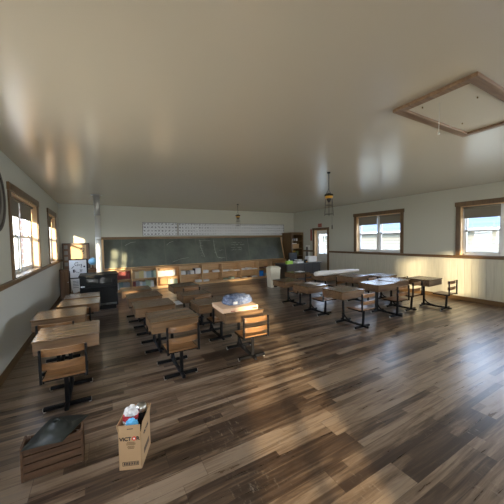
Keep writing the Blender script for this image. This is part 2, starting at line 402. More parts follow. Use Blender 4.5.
# ------------------------------------------------------------------ chalkboard and charts
BX0, BX1, BZ0, BZ1, BY0, BY1 = .10, 7.00, .765, 1.70, 9.575, 9.835     # leans: foot stands out on the shelf
board = thing('chalkboard', 'long green-grey chalkboard leaning back on top of the low bookshelf', 'chalkboard', (BX0, BY1, BZ0))
cb_m = mat('chalkboard_slate', (.05, .06, .05), .42); bn = cb_m.node_tree.nodes['Principled BSDF']
tc = N(cb_m, 'ShaderNodeTexCoord'); n1 = N(cb_m, 'ShaderNodeTexNoise', i_Scale=1.1, i_Detail=6.0, i_Roughness=.65); LK(cb_m, tc.outputs['Object'], n1.inputs['Vector'])
rp = ramp(cb_m, [(.35, (.062, .072, .060)), (.65, (.14, .16, .13))]); LK(cb_m, n1.outputs[0], rp.inputs[0]); LK(cb_m, rp.outputs[0], bn.inputs['Base Color'])
W = BX1-BX0; dy = BY0-BY1; hz = BZ1-BZ0
def onb(x, t, off=0):    # point on the slate, x along it, t 0..1 from foot to head, off towards the room
    n = Vector((0, -hz, dy)).normalized(); n = n if n.y < 0 else -n
    return Vector((x, dy*(1-t), hz*t))+n*off
def slate_quad(mb, x0, x1, t0, t1, th0, th1):
    vs = [mb.bm.verts.new(onb(x, t, o)) for o in (th0, th1) for (x, t) in ((x0, t0), (x1, t0), (x1, t1), (x0, t1))]
    for q in ((0, 1, 2, 3), (4, 5, 6, 7), (0, 1, 5, 4), (1, 2, 6, 5), (2, 3, 7, 6), (3, 0, 4, 7)): mb.bm.faces.new([vs[i] for i in q])
    return mb
seams = [.0, .52, 1.88, 3.02, 4.17, 5.22, W]
for a, b in zip(seams, seams[1:]):
    obj('slate_panel', slate_quad(MB(), a+.003, b-.003, .0, 1, -.012, 0), cb_m, board)
seam_m = mat('seam', (.15, .16, .13), .6)
for a in seams[1:-1]: obj('seam_strip', slate_quad(MB(), a-.012, a+.012, 0, 1, -.01, .0022), seam_m, board)
fr = MB()
fr.bb(-.06, W+.08, -.035, .02, hz-.005, hz+.075, .004)
obj('top_rail', fr, oakx, board)
obj('end_post', MB().bb(-.06, .0, dy-.01, -.0, -.0, hz-.005, .004), pinez, board)
obj('end_post', MB().prism([(dy-.02, -.0), (.02, -.0), (.02, hz), (-.02, hz)], 0, W+.0, W+.035), pinez, board)
obj('chalk_ledge', MB().bb(-.06, W+.03, dy-.045, dy-.012, .0, .02, .003), pine, board)
def stroke(mb, pts, wd=.006):
    for (x0, t0), (x1, t1) in zip(pts, pts[1:]):
        p, q = onb(x0, t0, .0035), onb(x1, t1, .0035)
        if (p-q).length > 1e-4: mb.cyl(p, q, wd, n=5)
cw_ = MB()
def scribble(x, t, wx, ht, n):
    pts = []
    for k in range(n): pts.append((x+wx*k/(n-1)+random.uniform(-.012, .012), t+random.uniform(-ht, ht)))
    stroke(cw_, pts, .0035)
for k, t in enumerate((.80, .70, .58, .50)):
    x = 4.42 + (0 if k else .05)
    for wd in ((.22, .2) if k != 1 else (.18, .10, .2)):
        scribble(x, t, wd, .025, 9); x += wd+.07
stroke(cw_, [(3.18, .93), (3.2, .6), (3.24, .45), (3.3, .25)], .006)
for t in (.9, .8, .7, .6, .5, .4, .3): scribble(3.14, t, .12, .02, 4)
stroke(cw_, [(3.72, .93), (3.74, .5), (3.8, .22), (4.0, .17)], .006)
for t in (.85, .7, .55, .4): scribble(3.7, t, .09, .02, 4)
scribble(3.9, .5, .2, .02, 6); scribble(3.84, .18, .28, .02, 8); scribble(3.25, .9, .35, .02, 8)
stroke(cw_, [(2.1, .12), (2.4, .22), (2.7, .26)], .005); stroke(cw_, [(.62, .78), (.8, .88), (.95, .9)], .005); stroke(cw_, [(1.95, .75), (2.05, .85), (2.2, .9)], .005)
o = obj('chalk_writing', cw_, chalk, board); o['label'] = 'faint white chalk notes and columns'; o['kind'] = 'stuff'
# charts over the board
def chart_mat(name, cols, rows, W_, H_):
    m = mat(name, (.7, .72, .74), .55); b = m.node_tree.nodes['Principled BSDF']
    tc = N(m, 'ShaderNodeTexCoord'); sp = N(m, 'ShaderNodeSeparateXYZ'); LK(m, tc.outputs['Object'], sp.inputs[0])
    X = mth(m, 'MULTIPLY', sp.outputs[0], cols/W_); Z = mth(m, 'MULTIPLY', sp.outputs[2], rows/H_)
    fx, fz = mth(m, 'FRACT', X), mth(m, 'FRACT', Z)
    ln = mth(m, 'MAXIMUM', mth(m, 'LESS_THAN', fx, .07), mth(m, 'LESS_THAN', fz, .08))
    ix = mth(m, 'MULTIPLY', mth(m, 'LESS_THAN', mth(m, 'ABSOLUTE', mth(m, 'SUBTRACT', fx, .55)), .30), mth(m, 'LESS_THAN', mth(m, 'ABSOLUTE', mth(m, 'SUBTRACT', fz, .55)), .26))
    no = N(m, 'ShaderNodeTexNoise', i_Scale=55.0, i_Detail=1.0); LK(m, tc.outputs['Object'], no.inputs['Vector'])
    gl_ = mth(m, 'MULTIPLY', ix, mth(m, 'GREATER_THAN', no.outputs[0], .47))
    v = mth(m, 'MAXIMUM', mth(m, 'MULTIPLY', ln, .42), mth(m, 'MULTIPLY', gl_, .82))
    rp = ramp(m, [(0, (.80, .83, .86)), (1, (.05, .06, .09))]); LK(m, v, rp.inputs[0]); LK(m, rp.outputs[0], b.inputs['Base Color'])
    return m
frame_d = mat('chart_border', (.04, .045, .06), .5)
def chart(x0, x1, z0, z1, cols, rows, lab):
    t = thing('wall_chart', lab, 'chart', (x0, YB, z0))
    W_, H_ = x1-x0, z1-z0
    obj('chart_sheet', MB().bb(.008, W_-.008, -.010, -.002, .008, H_-.008), chart_mat('chart_print', cols, rows, W_-.0, H_-.0), t)
    obj('chart_border', MB().bb(0, W_, -.012, 0, 0, .012).bb(0, W_, -.012, 0, H_-.012, H_).bb(0, .012, -.012, 0, 0, H_).bb(W_-.012, W_, -.012, 0, 0, H_), frame_d, t)
chart(1.29, 2.47, 1.80, 2.27, 10, 4, 'short white chart with four rows of dark symbols above the left of the chalkboard')
chart(2.50, 7.22, 1.80, 2.26, 44, 4, 'very long white gridded chart strip above the chalkboard')

# ------------------------------------------------------------------ low bookshelf under the board
SY0, SY1, SZ = 9.50, YB-.02, .74
shx = [.10, .87, 1.65, 2.44, 3.25, 4.04, 4.84, 5.66, 6.32, 7.05]
bs = thing('low_bookshelf', 'long low open pine bookshelf running under the chalkboard', 'bookshelf', (shx[0], SY1, 0))
ox = shx[0]; D0 = SY0-SY1
obj('shelf_top', MB().bb(-.02, shx[-1]-ox+.01, D0-.015, 0, SZ-.025, SZ, .003), pine, bs)
obj('shelf_base', MB().bb(0, shx[-1]-ox, D0, 0, 0, .09), pine, bs)
obj('shelf_back', MB().bb(0, shx[-1]-ox, -.012, 0, .09, SZ-.025), pine, bs)
for a in shx: obj('divider', MB().bb(a-ox-.016, a-ox+.016, D0-.002, -.012, .09, SZ-.025), pinez, bs)
for a, b in zip(shx, shx[1:]): obj('shelf', MB().bb(a-ox+.016, b-ox-.016, D0+.005, -.012, .385, .405), pine, bs)
BM = {}
def bmat(name, c): 
    if name not in BM: BM[name] = mat('book_'+name, c, .6)
    return BM[name]
BC = {'red': (.20, .035, .03), 'cream': (.66, .58, .40), 'pale yellow': (.72, .62, .30), 'sky blue': (.38, .48, .52), 'teal': (.17, .27, .26), 'white': (.8, .8, .78),
      'grey': (.32, .34, .36), 'pale green': (.42, .52, .38), 'navy': (.05, .08, .18), 'tan': (.45, .30, .16), 'black': (.02, .02, .025), 'brown': (.2, .09, .05)}
bproto = {}
def book(x, z, th, hh, dp, col, label, group, lean=0, flat=False):
    """one closed book, spine to the room; cover and page block"""
    key = (round(th, 3), round(hh, 3), round(dp, 3), col)
    if key not in bproto:
        c = MB().bb(0, th, 0, .004, 0, hh).bb(0, .003, 0, dp, 0, hh).bb(th-.003, th, 0, dp, 0, hh)
        p = MB().bb(.003, th-.003, .004, dp-.005, .004, hh-.004)
        bproto[key] = (c.mesh('cover', bmat(col, BC[col])), p.mesh('pages', paper))
    cm, pm = bproto[key]
    t = thing('book', label, 'book', (x, SY0+.02, z), 0, group)
    if flat: t.rotation_euler = (0, PI/2, 0); t.location.z = z+th
    elif lean: t.rotation_euler = (0, lean, 0)
    link('cover', cm, t); link('pages', pm, t)
    return t
bayn = ['first', 'second', 'third', 'fourth', 'fifth', 'sixth', 'seventh', 'eighth', 'ninth']
def fill(bay, lvl, spec):
    x = shx[bay]+.02; z = .405 if lvl else .09; x1 = shx[bay+1]-.02
    for it in spec:
        if it[0] == 'gap': x += it[1]; continue
        col, n, th, hh = it[:4]; lean = it[4] if len(it) > 4 else 0
        lab = '%s book %s on the %s shelf of the %s bay from the left' % (col, 'leaning' if lean else 'standing', 'upper' if lvl else 'lower', bayn[bay])
        for k in range(n):
            if x+th+(abs(math.sin(lean))*hh if lean else 0) > x1: return
            t_ = th*(1 if n > 6 else random.choice((.85, 1, 1.2))); h_ = round(hh*random.choice((.94, 1, 1.04)), 3)
            t_ = round(t_, 3)
            if lean: book(x, z+.001, t_, h_, .17, col, lab, lab[:-0 or None]+' row', lean); x += t_/math.cos(lean)+.002
            else: book(x, z+.001, t_, h_, .17, col, lab, lab+' row'); x += t_+.002
fill(0, 1, [('gap', .1), ('red', 13, .044, .255)])
fill(0, 0, [('gap', .05), ('grey', 4, .03, .22), ('sky blue', 3, .025, .21), ('white', 3, .03, .2), ('teal', 4, .03, .22), ('grey', 6, .028, .21)])
fill(1, 1, [('tan', 2, .04, .23), ('cream', 3, .04, .22), ('pale yellow', 4, .035, .23), ('white', 2, .04, .22), ('sky blue', 4, .035, .22), ('teal', 2, .03, .24), ('pale green', 3, .035, .23)])
fill(1, 0, [('red', 3, .03, .22), ('grey', 4, .028, .22), ('white', 3, .03, .2), ('sky blue', 3, .03, .19), ('pale green', 4, .035, .23), ('white', 3, .028, .21)])
fill(2, 1, [('white', 11, .052, .19)])
fill(2, 0, [('gap', .34), ('cream', 2, .035, .2), ('white', 3, .035, .2), ('pale green', 4, .035, .2)])
for k, (bx_, ln) in enumerate(((1.76, .55), (1.84, .5))): pass
def stack(bay, lvl, x0, n, wd, th, col, kind='flat'):
    z = .405 if lvl else .09
    for k in range(n):
        pos = 'bottom' if k == 0 else ('topmost' if k == n-1 else 'middle')
        near = 'left' if x0-shx[bay] < .27 else ('right' if x0-shx[bay] > .5 else 'centre')
        lab = '%s book lying flat, %s%s shelf, %s of %s bay' % (col, pos+' of pile, ' if n > 1 else '', 'upper' if lvl else 'lower', near, bayn[bay])
        book(x0+random.uniform(-.005, .005), z+.001+k*(th+.001), th, wd, .2, col, lab, 'flat books in the %s bay' % bayn[bay], flat=True)
stack(3, 1, 2.47, 4, .17, .033, 'white'); stack(3, 1, 2.70, 4, .10, .03, 'grey'); stack(3, 1, 2.82, 3, .13, .04, 'white')
bxm = MB().bb(0, .2, 0, .2, 0, .19, .004)
bxl = MB().bb(-.002, .202, -.002, .2, .15, .195, .003)
t = thing('storage_box', 'white lidded storage box on the upper shelf of the fourth bay', 'box', (2.99, SY0+.02, .406)); obj('box_body', bxm, paper, t); obj('box_lid', bxl, white, t)
obj('dark_end', MB().bb(-.045, -.005, 0, .2, 0, .19, .003), bmat('black', BC['black']), t)
stack(3, 0, 3.02, 3, .2, .026, 'white')
stack(4, 1, 3.29, 3, .2, .033, 'white'); stack(4, 0, 3.31, 3, .2, .022, 'white'); stack(4, 1, 3.71, 3, .22, .026, 'white')
stack(5, 1, 4.09, 2, .2, .03, 'white'); stack(5, 1, 4.34, 2, .2, .028, 'cream'); stack(5, 1, 4.58, 1, .22, .03, 'white')
stack(5, 0, 4.10, 2, .2, .022, 'pale green'); stack(5, 0, 4.38, 3, .19, .024, 'pale green'); stack(5, 0, 4.60, 1, .2, .024, 'white')
stack(6, 1, 4.89, 2, .21, .03, 'white'); stack(6, 1, 5.15, 3, .2, .024, 'white'); stack(6, 1, 5.40, 1, .2, .03, 'white')
stack(6, 0, 4.90, 1, .2, .028, 'white'); stack(6, 0, 5.14, 1, .2, .03, 'brown'); stack(6, 0, 5.38, 1, .22, .03, 'white')
stack(7, 1, 5.70, 2, .24, .02, 'brown'); stack(7, 1, 5.98, 2, .22, .026, 'red')
t = thing('plastic_tub', 'bright blue plastic tub on the lower shelf behind the cream bin', 'tub', (5.80, SY0+.14, .091))
obj('tub_body', MB().prism([(-.10, 0), (.10, 0), (.115, .2), (-.115, .2)], 1, -.09, .09), blue_m, t); obj('rim', MB().bb(-.122, .122, -.1, .1, .198, .214, .004), blue_m, t)
stack(7, 0, 5.98, 3, .22, .03, 'white')

# ------------------------------------------------------------------ school desks (desk and seat on one steel sled)
cache = {}
def part(key, fn, m):
    if key not in cache: cache[key] = fn().mesh(key[0], m)
    return cache[key]
def sq(mb, a, b, t):      # square steel tube
    a, b = Vector(a), Vector(b); d = b-a
    T = Matrix.Translation((a+b)/2) @ d.to_track_quat('Y', 'Z').to_matrix().to_4x4()
    tt = bmesh.new(); bmesh.ops.create_cube(tt, size=1)
    for v in tt.verts: v.co = Vector((v.co.x*t, v.co.y*d.length, v.co.z*t))
    bmesh.ops.bevel(tt, geom=tt.edges[:], offset=t*.15, segments=1, affect='EDGES'); bmesh.ops.transform(tt, matrix=T, verts=tt.verts); mb.add(tt); return mb
def desk(x, y, top, label, rz=0, glossy=False):
    k = round(top, 3); st = .365*(.6+.4*top/.62); bt = top+.01
    R = thing('school_desk', label, 'desk', (x, y, 0), rz, 'wooden school desks with joined seats')
    Y0, Y1, hw = .185, .69, .285; BY = .43
    link('desk_lid', part(('desk_lid', k), lambda: MB().bb(-hw-.006, hw+.006, Y0-.012, Y1-.10, top-.02, top, .004), desk_top), R)
    link('pencil_ledge', part(('pencil_ledge', k), lambda: MB().bb(-hw-.006, hw+.006, Y1-.098, Y1+.006, top-.02, top+.002, .004), desk_top), R)
    link('desk_box', part(('desk_box', k), lambda: MB().bb(-hw, hw, Y0, Y1, top-.145, top-.0205, .004), desk_box_m), R)
    link('desk_post', part(('desk_post', k), lambda: sq(MB(), (0, BY, .03), (0, BY, top-.16), .036), black), R)
    def mount():
        m = MB().bb(-.17, .17, BY-.014, BY+.014, top-.165, top-.141)
        m.bb(-.03, .03, BY-.13, BY+.13, top-.142, top-.127)
        for a in (-.06, .05): m.bb(a-.02, a+.02, BY-.022, BY+.022, top-.185, top-.128)
        m.bb(-.17, -.13, BY-.09, BY+.09, top-.142, top-.127).bb(.13, .17, BY-.09, BY+.09, top-.142, top-.127); return m
    link('mounting_bracket', part(('mounting_bracket', k), mount, black), R)
    link('floor_beam', part(('floor_beam', 0), lambda: sq(MB(), (0, -.13, .045), (0, BY+.05, .045), .036), black), R)
    link('brace', part(('brace', 0), lambda: MB().tube([(0, BY-.005, .17), (0, BY-.05, .11), (0, BY-.12, .07), (0, BY-.22, .055)], .014, 8), black), R)
    for yy in (0, BY):
        c = link('crossbar', part(('crossbar', 0), lambda: sq(MB(), (-.195, 0, .03), (.195, 0, .03), .036), black), R, (0, yy, 0))
        for sx_ in (-1, 1):
            link('foot_glide', part(('foot_glide', sx_), lambda: MB().bb(min(sx_*.193, sx_*.201), max(sx_*.193, sx_*.201), -.012, .012, .016, .042, .003).cyl((sx_*.185, 0, 0), (sx_*.185, 0, .014), .012, n=10), silver), c)
    link('seat_post', part(('seat_post', k), lambda: sq(MB(), (0, -.02, .03), (0, -.04, st-.02), .036), black), R)
    def fr():
        m = MB()
        for s in (-1, 1):
            m.bb(s*.165-.012, s*.165+.012, -.14, .16, st-.034, st-.014)
        m.bb(-.165, .165, -.10, -.06, st-.04, st-.016).bb(-.165, .165, .02, .05, st-.034, st-.016)
        return m
    link('seat_frame', part(('seat_frame', k), fr, black), R)
    for s in (-1, 1):
        link('back_post', part(('back_post', k, s), lambda: MB().box((s*.176, -.152, (st-.03+bt)/2), (.020, .026, bt-st+.03), (0, 0, 0), .003), black), R)
    def seat():
        m = MB(); P = [(-.135, .004), (-.1, -.002), (-.03, -.008), (.06, -.006), (.13, .0), (.18, -.006), (.195, -.02)]
        prof = [(a, st+b) for a, b in P]+[(a, st+b-.016) for a, b in P[::-1]]
        return m.prism(prof, 0, -.165, .165)
    link('seat', part(('seat', k), seat, slat_m), R)
    def slat(z0, z1):
        def f_():
            n = 8; prof = []
            for i in range(n+1):
                xx = -.168+.336*i/n; prof.append((xx, -.118-.030*(1-(xx/.168)**2)))
            pr = prof+[(a, b-.014) for a, b in prof[::-1]]
            return MB().prism(pr, 2, z0, z1)
        return f_
    link('backrest_slat', part(('backrest_slat', k, 0), slat(bt-.070, bt-.004), slat_m), R)
    link('backrest_slat', part(('backrest_slat', k, 1), slat(bt-.195, bt-.132), slat_m), R)
    return R
L_ = 'school desk with joined seat, '
DESKS = [
 (-.33, 3.14, .64, L_+'nearest of the four along the left wall'),
 (-.49, 4.01, .655, L_+'second back along the left wall, closest to the wall'),
 (-.34, 4.88, .62, L_+'third back along the left wall, before the farthest'),
 (-.33, 5.75, .58, L_+'farthest along the left wall, in front of the black stove'),
 (.785, 3.16, .64, L_+'nearest of the centre-left row, nothing on it'),
 (.70, 4.04, .63, L_+'second of the centre-left row from the camera'),
 (.68, 4.91, .62, L_+'third of the centre-left row from the camera'),
 (.63, 5.78, .61, L_+'farthest of the centre-left row, beside the stove'),
 (1.73, 3.13, .60, L_+'under the flat carton and blue plastic bundle'),
 (1.65, 4.01, .55, L_+'right behind the desk that carries the flat carton'),
 (1.62, 4.88, .56, L_+'third of the row behind the carton desk'),
 (1.66, 5.75, .60, L_+'farthest of the row behind the carton desk, before the bookshelf'),
 (4.00, 3.17, .64, L_+'nearest of the right group, front corner toward camera'),
 (4.04, 4.13, .59, L_+'directly behind the nearest desk of the right group'),
 (4.13, 5.05, .57, L_+'farthest left of the right group, close to the cream bin'),
 (5.15, 3.27, .635, L_+'glare-topped, middle of the front of the right group'),
 (5.83, 3.38, .635, L_+'butted against the right side of the glare-topped desk'),
 (6.53, 3.03, .645, L_+'standing apart at the right by the panelled wall'),
 (5.58, 4.27, .65, L_+'shiny top, second row right of centre in the right group'),
 (6.34, 4.00, .635, L_+'shiny top, second row nearest the right wall'),
 (5.48, 5.13, .60, L_+'under the thick end of the long white paper roll'),
 (5.20, 6.01, .60, L_+'last one, nearest the dark teacher desk'),
]
ROT = [0, .0, -.03, 0, 0, 0, .01, 0, -.06, 0, 0, .03, -.02, 0, .02, -.03, .03, .04, 0, .02, 0, 0]
for (x, y, tp, lb), rz in zip(DESKS, ROT): desk(x, y, tp, lb, rz)

# carton and wrapped bundle on a desk
t = thing('flat_carton', 'flat light cardboard carton under a blue plastic bundle', 'box', (1.70, 3.57, .603), -.06)
obj('carton_body', MB().bb(-.27, .27, -.23, .23, 0, .05, .004), cardboard_l, t)
obj('carton_lid', MB().bb(-.272, .272, -.232, .232, .042, .062, .004), cardboard_l, t)
o = obj('printed_mark', MB().bb(-.15, -.09, -.2335, -.2315, .012, .022).bb(.18, .25, -.2335, -.2315, .018, .034), red, t); o['label'] = 'small red print'
bun = MB(); me_ = bmesh.new(); bmesh.ops.create_uvsphere(me_, u_segments=40, v_segments=24, radius=1)
from mathutils import noise as mn
for v in me_.verts:
    p = v.co.copy(); q = Vector((math.copysign(abs(p.x)**.6, p.x), math.copysign(abs(p.y)**.6, p.y), math.copysign(abs(p.z)**.75, p.z)))
    d = 1+.16*mn.noise(p*2.3)+.07*mn.noise(p*6)
    v.co = Vector((q.x*.205*d, q.y*.155*d, max(-.045, q.z*.082*d+.02*mn.noise(p*5))+.045))
for fc in me_.faces: fc.smooth = True
bun.add(me_)
plastic = mat('blue_plastic_wrap', (.16, .22, .38), .25); bump_n = N(plastic, 'ShaderNodeTexNoise', i_Scale=24.0, i_Detail=3.0, i_Distortion=1.5); tcx = N(plastic, 'ShaderNodeTexCoord'); LK(plastic, tcx.outputs['Object'], bump_n.inputs['Vector']); bump(plastic, bump_n.outputs[0], .6, .02)
rpp = ramp(plastic, [(.40, (.07, .10, .19)), (.68, (.24, .29, .42))]); LK(plastic, bump_n.outputs[0], rpp.inputs[0]); LK(plastic, rpp.outputs[0], plastic.node_tree.nodes['Principled BSDF'].inputs['Base Color'])
t = thing('wrapped_bundle', 'crumpled blue plastic-wrapped bundle lying on the flat carton', 'bundle', (1.76, 3.60, .666), .1)
obj('bundle_body', bun, plastic, t)
obj('white_label', MB().box((-.125, -.150, .04), (.06, .012, .04), (.25, 0, -.2), .003), paper, t)

# ------------------------------------------------------------------ near floor things: crate, flashing, carton
cr_ = thing('slatted_crate', 'small dark slatted wooden crate on the floor, near left', 'crate', (-.34, 2.355, 0), .0)
cw2, cd2, ch2 = .165, .07, .235
for k, z in enumerate((.002, .060, .118, .176)):
    obj('front_slat', MB().bb(-cw2, cw2, -cd2, -cd2+.012, z, z+.050, .002), crate_m, cr_)
    obj('back_slat', MB().bb(-cw2, cw2, cd2-.012, cd2, z, z+.052, .002), crate_m, cr_)
for s in (-1, 1):
    obj('crate_end', MB().bb(min(s*cw2, s*(cw2+.014)), max(s*cw2, s*(cw2+.014)), -cd2-.004, cd2+.004, 0, ch2, .002), crate_m, cr_)
    for y in (-cd2+.012, cd2-.034): obj('corner_post', MB().bb(s*(cw2-.024) if s > 0 else -cw2, cw2 if s > 0 else -cw2+.024, y, y+.022, 0, ch2-.004), crate_m, cr_)
obj('crate_floor', MB().bb(-cw2, cw2, -cd2+.013, cd2-.013, .0, .012), crate_m, cr_)
fl = thing('roof_flashing', 'dark grey pipe flashing sheet with a round hump lying on the crate', 'flashing', (-.325, 2.375, .239), .0)
rub = mat('dark_flashing', (.02, .024, .021), .45, spec=.35)
# sheet: quadrilateral with a lathed hump and an opening
sh = MB(); cn = [Vector(p) for p in ((-.185, -.115), (.05, -.16), (.20, .105), (-.055, .205))]
n = 28; hr_ = .10; hc = Vector((.0, -.005)); ring = []
def quadpt(a):   # border point of the sheet in direction a from the hump
    d = Vector((math.cos(a), math.sin(a))); best = 9
    for i in range(4):
        p, q = cn[i], cn[(i+1) % 4]; e = q-p; den = d.x*e.y-d.y*e.x
        if abs(den) < 1e-9: continue
        tt = ((p.x-hc.x)*e.y-(p.y-hc.y)*e.x)/den; uu = ((p.x-hc.x)*d.y-(p.y-hc.y)*d.x)/den
        if tt > 0 and -1e-6 <= uu <= 1+1e-6: best = min(best, tt)
    return hc+d*best
angs = sorted([2*PI*k/n for k in range(n)]+[math.atan2(c.y-hc.y, c.x-hc.x) % (2*PI) for c in cn])
prof = [(1.0, 0, None), (.10, .0, 1), (.09, .014, 1), (.074, .018, 1), (.070, .036, 1), (.050, .056, 1), (.028, .062, 1), (.025, .072, 1), (.018, .070, 1), (.017, .0, 1)]
rings = []
for rr, z, k in prof:
    rg = []
    for a in angs:
        if k is None: p = quadpt(a); zz = -.012*max(0, (p-hc).length-.14)/.1
        else: p = hc+Vector((math.cos(a), math.sin(a)))*rr; zz = z
        rg.append(sh.bm.verts.new((p.x, p.y, zz+.003)))
    rings.append(rg)
for A, B in zip(rings, rings[1:]):
    for k in range(len(angs)):
        fc = sh.bm.faces.new((A[k], A[(k+1) % len(angs)], B[(k+1) % len(angs)], B[k])); fc.smooth = True
so = obj('flashing_sheet', sh, rub, fl); md = so.modifiers.new('th', 'SOLIDIFY'); md.thickness = .003; md.offset = -1
ob = thing('cardboard_carton', 'tall open brown cardboard carton with black and red lettering on the floor', 'box', (.06, 2.055, 0), -.40)
bw_, bd_, bh_ = .152, .235, .262
t_ = .005
obj('carton_body', MB().bb(0, bw_, 0, t_, 0, bh_).bb(0, bw_, bd_-t_, bd_, 0, bh_).bb(0, t_, 0, bd_, 0, bh_).bb(bw_-t_, bw_, 0, bd_, 0, bh_).bb(0, bw_, 0, bd_, 0, t_), cardboard, ob)
obj('flap', MB().bb(.004, bw_-.004, .0, .004, bh_, bh_+.058), cardboard, ob)
obj('flap', MB().box((bw_+.006, bd_/2, bh_+.035), (.004, bd_-.01, .075), (0, .16, 0)), cardboard, ob)
obj('flap', MB().box((-.005, bd_/2, bh_+.028), (.004, bd_-.01, .06), (0, -.2, 0)), cardboard, ob)
obj('flap', MB().box((bw_/2, bd_+.006, bh_+.028), (bw_-.01, .004, .06), (-.2, 0, 0)), cardboard, ob)
def text(s, size, loc, m, parent, rot=(PI/2, 0, 0), name='lettering', bold=.0):
    c = bpy.data.curves.new(name, 'FONT'); c.body = s; c.size = size; c.align_x = 'CENTER'; c.extrude = .0004; c.offset = bold; c.materials.append(m)
    o = bpy.data.objects.new(name, c); COL.objects.link(o); bpy.context.view_layer.update()
    me = bpy.data.meshes.new_from_object(o.evaluated_get(bpy.context.evaluated_depsgraph_get())); bpy.data.objects.remove(o)
    o = link(name, me, parent, loc); o.rotation_euler = rot; return o
text('VICT', .036, (.047, -.0012, .212), ink, ob, bold=.0012); text('R', .036, (.131, -.0012, .212), ink, ob, bold=.0012)
obj('round_red_mark', MB().cyl((.106, -.002, .2245), (.106, 0, .2245), .0145, n=20), mat('red_print', (.7, .06, .03), .5), ob)
obj('white_ring', MB().cyl((.106, -.0026, .2245), (.106, -.002, .2245), .006, n=16), paper, ob)
pr = MB()
for z, wd in ((.196, .05), (.188, .065), (.180, .06), (.168, .045), (.160, .05), (.152, .04)): pr.bb(.083-wd/2, .083+wd/2, -.0008, 0, z, z+.0035)
obj('flap_print', MB().bb(.06, .1, -.0008, 0, .292, .297), ink, ob)
obj('small_print', pr, mat('faint_ink', (.16, .1, .05), .7), ob)
bar = MB().bb(.022, .132, -.0009, 0, .030, .033).bb(.022, .132, -.0009, 0, .056, .059).bb(.022, .025, -.0009, 0, .03, .059).bb(.129, .132, -.0009, 0, .03, .059)
for k in range(9): bar.bb(.032+k*.011, .039+k*.011, -.0009, 0, .036, .053)
obj('stencil_box', bar, ink, ob)
text('VICTOR', .034, (bw_+.0012, .12, .20), ink, ob, rot=(PI/2, 0, PI/2), bold=.0008)
obj('side_print', MB().bb(bw_, bw_+.0008, .06, .19, .06, .10), mat('side_ink', (.12, .08, .05), .7), ob)
# contents
def blob(sx_, sy_, sz_, seed, amp=.2, fr=3, m=None, name='bag', parent=None):
    b = bmesh.new(); bmesh.ops.create_icosphere(b, subdivisions=4, radius=1)
    for v in b.verts:
        p = v.co.copy(); d = 1+amp*mn.noise(p*fr+Vector((seed, seed, 0)))+amp*.5*mn.noise(p*fr*2.7)
        v.co = Vector((p.x*sx_*d, p.y*sy_*d, p.z*sz_*d))
    mbb = MB(); mbb.add(b); return mbb
bagm = mat('foil_bag', (.75, .72, .72), .3)
tcb = N(bagm, 'ShaderNodeTexCoord'); spb = N(bagm, 'ShaderNodeSeparateXYZ'); LK(bagm, tcb.outputs['Object'], spb.inputs[0])
rb = ramp(bagm, [(.0, (.72, .72, .75)), (.36, (.55, .04, .06)), (.66, (.72, .72, .74))]); rb.color_ramp.interpolation = 'CONSTANT'
LK(bagm, mth(bagm, 'ADD', mth(bagm, 'MULTIPLY', spb.outputs[2], 6.5), .5), rb.inputs[0]); LK(bagm, rb.outputs[0], bagm.node_tree.nodes['Principled BSDF'].inputs['Base Color'])
RB = Matrix.Rotation(-.40, 4, 'Z')
def inbox(x, y, z): p = RB @ Vector((x, y, 0)); return (.06+p.x, 2.055+p.y, z)
o = obj('snack_bag', blob(.050, .036, .085, 1.3, .25, 2.6), bagm, None, inbox(.058, .090, .325)); o.rotation_euler = (.1, .12, -.2); tag(o, 'crumpled red and silver foil bag sticking out of the cardboard carton', 'bag')
o = obj('blue_packet', blob(.040, .015, .042, 4.1, .2, 3), mat('blue_packet', (.1, .42, .75), .4), None, inbox(.088, .022, .315)); o.rotation_euler = (0, 0, -.4); tag(o, 'small bright blue packet at the front of the open carton', 'packet')
t = thing('metal_canister', 'shiny canister with a black body standing in the open carton', 'canister', inbox(.104, .185, .006))
obj('canister_body', MB().lathe([(.001, .06), (.036, .06), (.038, .08), (.038, .30), (.036, .305), (.001, .305)], (0, 0, 0)), black, t)
obj('canister_lid', MB().lathe([(.001, .306), (.039, .306), (.041, .315), (.04, .34), (.034, .35), (.001, .351)], (0, 0, 0)), silver, t)
obj('canister_base', MB().lathe([(.001, 0), (.037, 0), (.037, .06), (.001, .06)], (0, 0, 0)), silver, t)

# ------------------------------------------------------------------ stove and pipe
sv = thing('wood_stove', 'large black wood stove with a wide double window, stovepipe rising from it', 'stove', (-.05, 7.62, 0))
SX, SYf, SYb = .39, -.32, .33
obj('stove_body', MB().bb(-SX, SX, SYf, SYb, .08, .82, .012), stove_m, sv)
obj('top_plate', MB().bb(-SX-.015, SX+.015, SYf-.02, SYb+.01, .815, .845, .006), stove_m, sv)
obj('pedestal', MB().bb(-SX+.05, SX-.05, SYf+.05, SYb-.04, 0, .08), stove_m, sv)
dfr = MB()
for a, b, c, d in ((-.30, .30, .60, .635), (-.30, .30, .775, .805), (-.30, -.26, .635, .775), (.26, .30, .635, .775), (-.02, .02, .635, .775)): dfr.bb(a, b, SYf-.022, SYf, c, d, .004)
dd = obj('door_frame', dfr, stove_m, sv)
obj('door_glass', MB().bb(-.26, -.02, SYf-.012, SYf-.004, .635, .775).bb(.02, .26, SYf-.012, SYf-.004, .635, .775), stove_glass, dd)
obj('ash_lip', MB().bb(-.36, .36, SYf-.07, SYf, .54, .56, .004), stove_m, sv)
obj('lower_panel', MB().bb(-.33, .33, SYf-.012, SYf, .18, .52, .005), stove_m, sv)
obj('bottom_grille', MB().bb(-.05, .36, SYf-.03, SYf, .145, .155).bb(-.05, .36, SYf-.03, SYf, .12, .128), mat('grille_grey', (.2, .21, .2), .35, .6), sv)
obj('paper_tag', MB().bb(-.37, -.29, SYf-.006, SYf-.001, .575, .6), paper, sv)
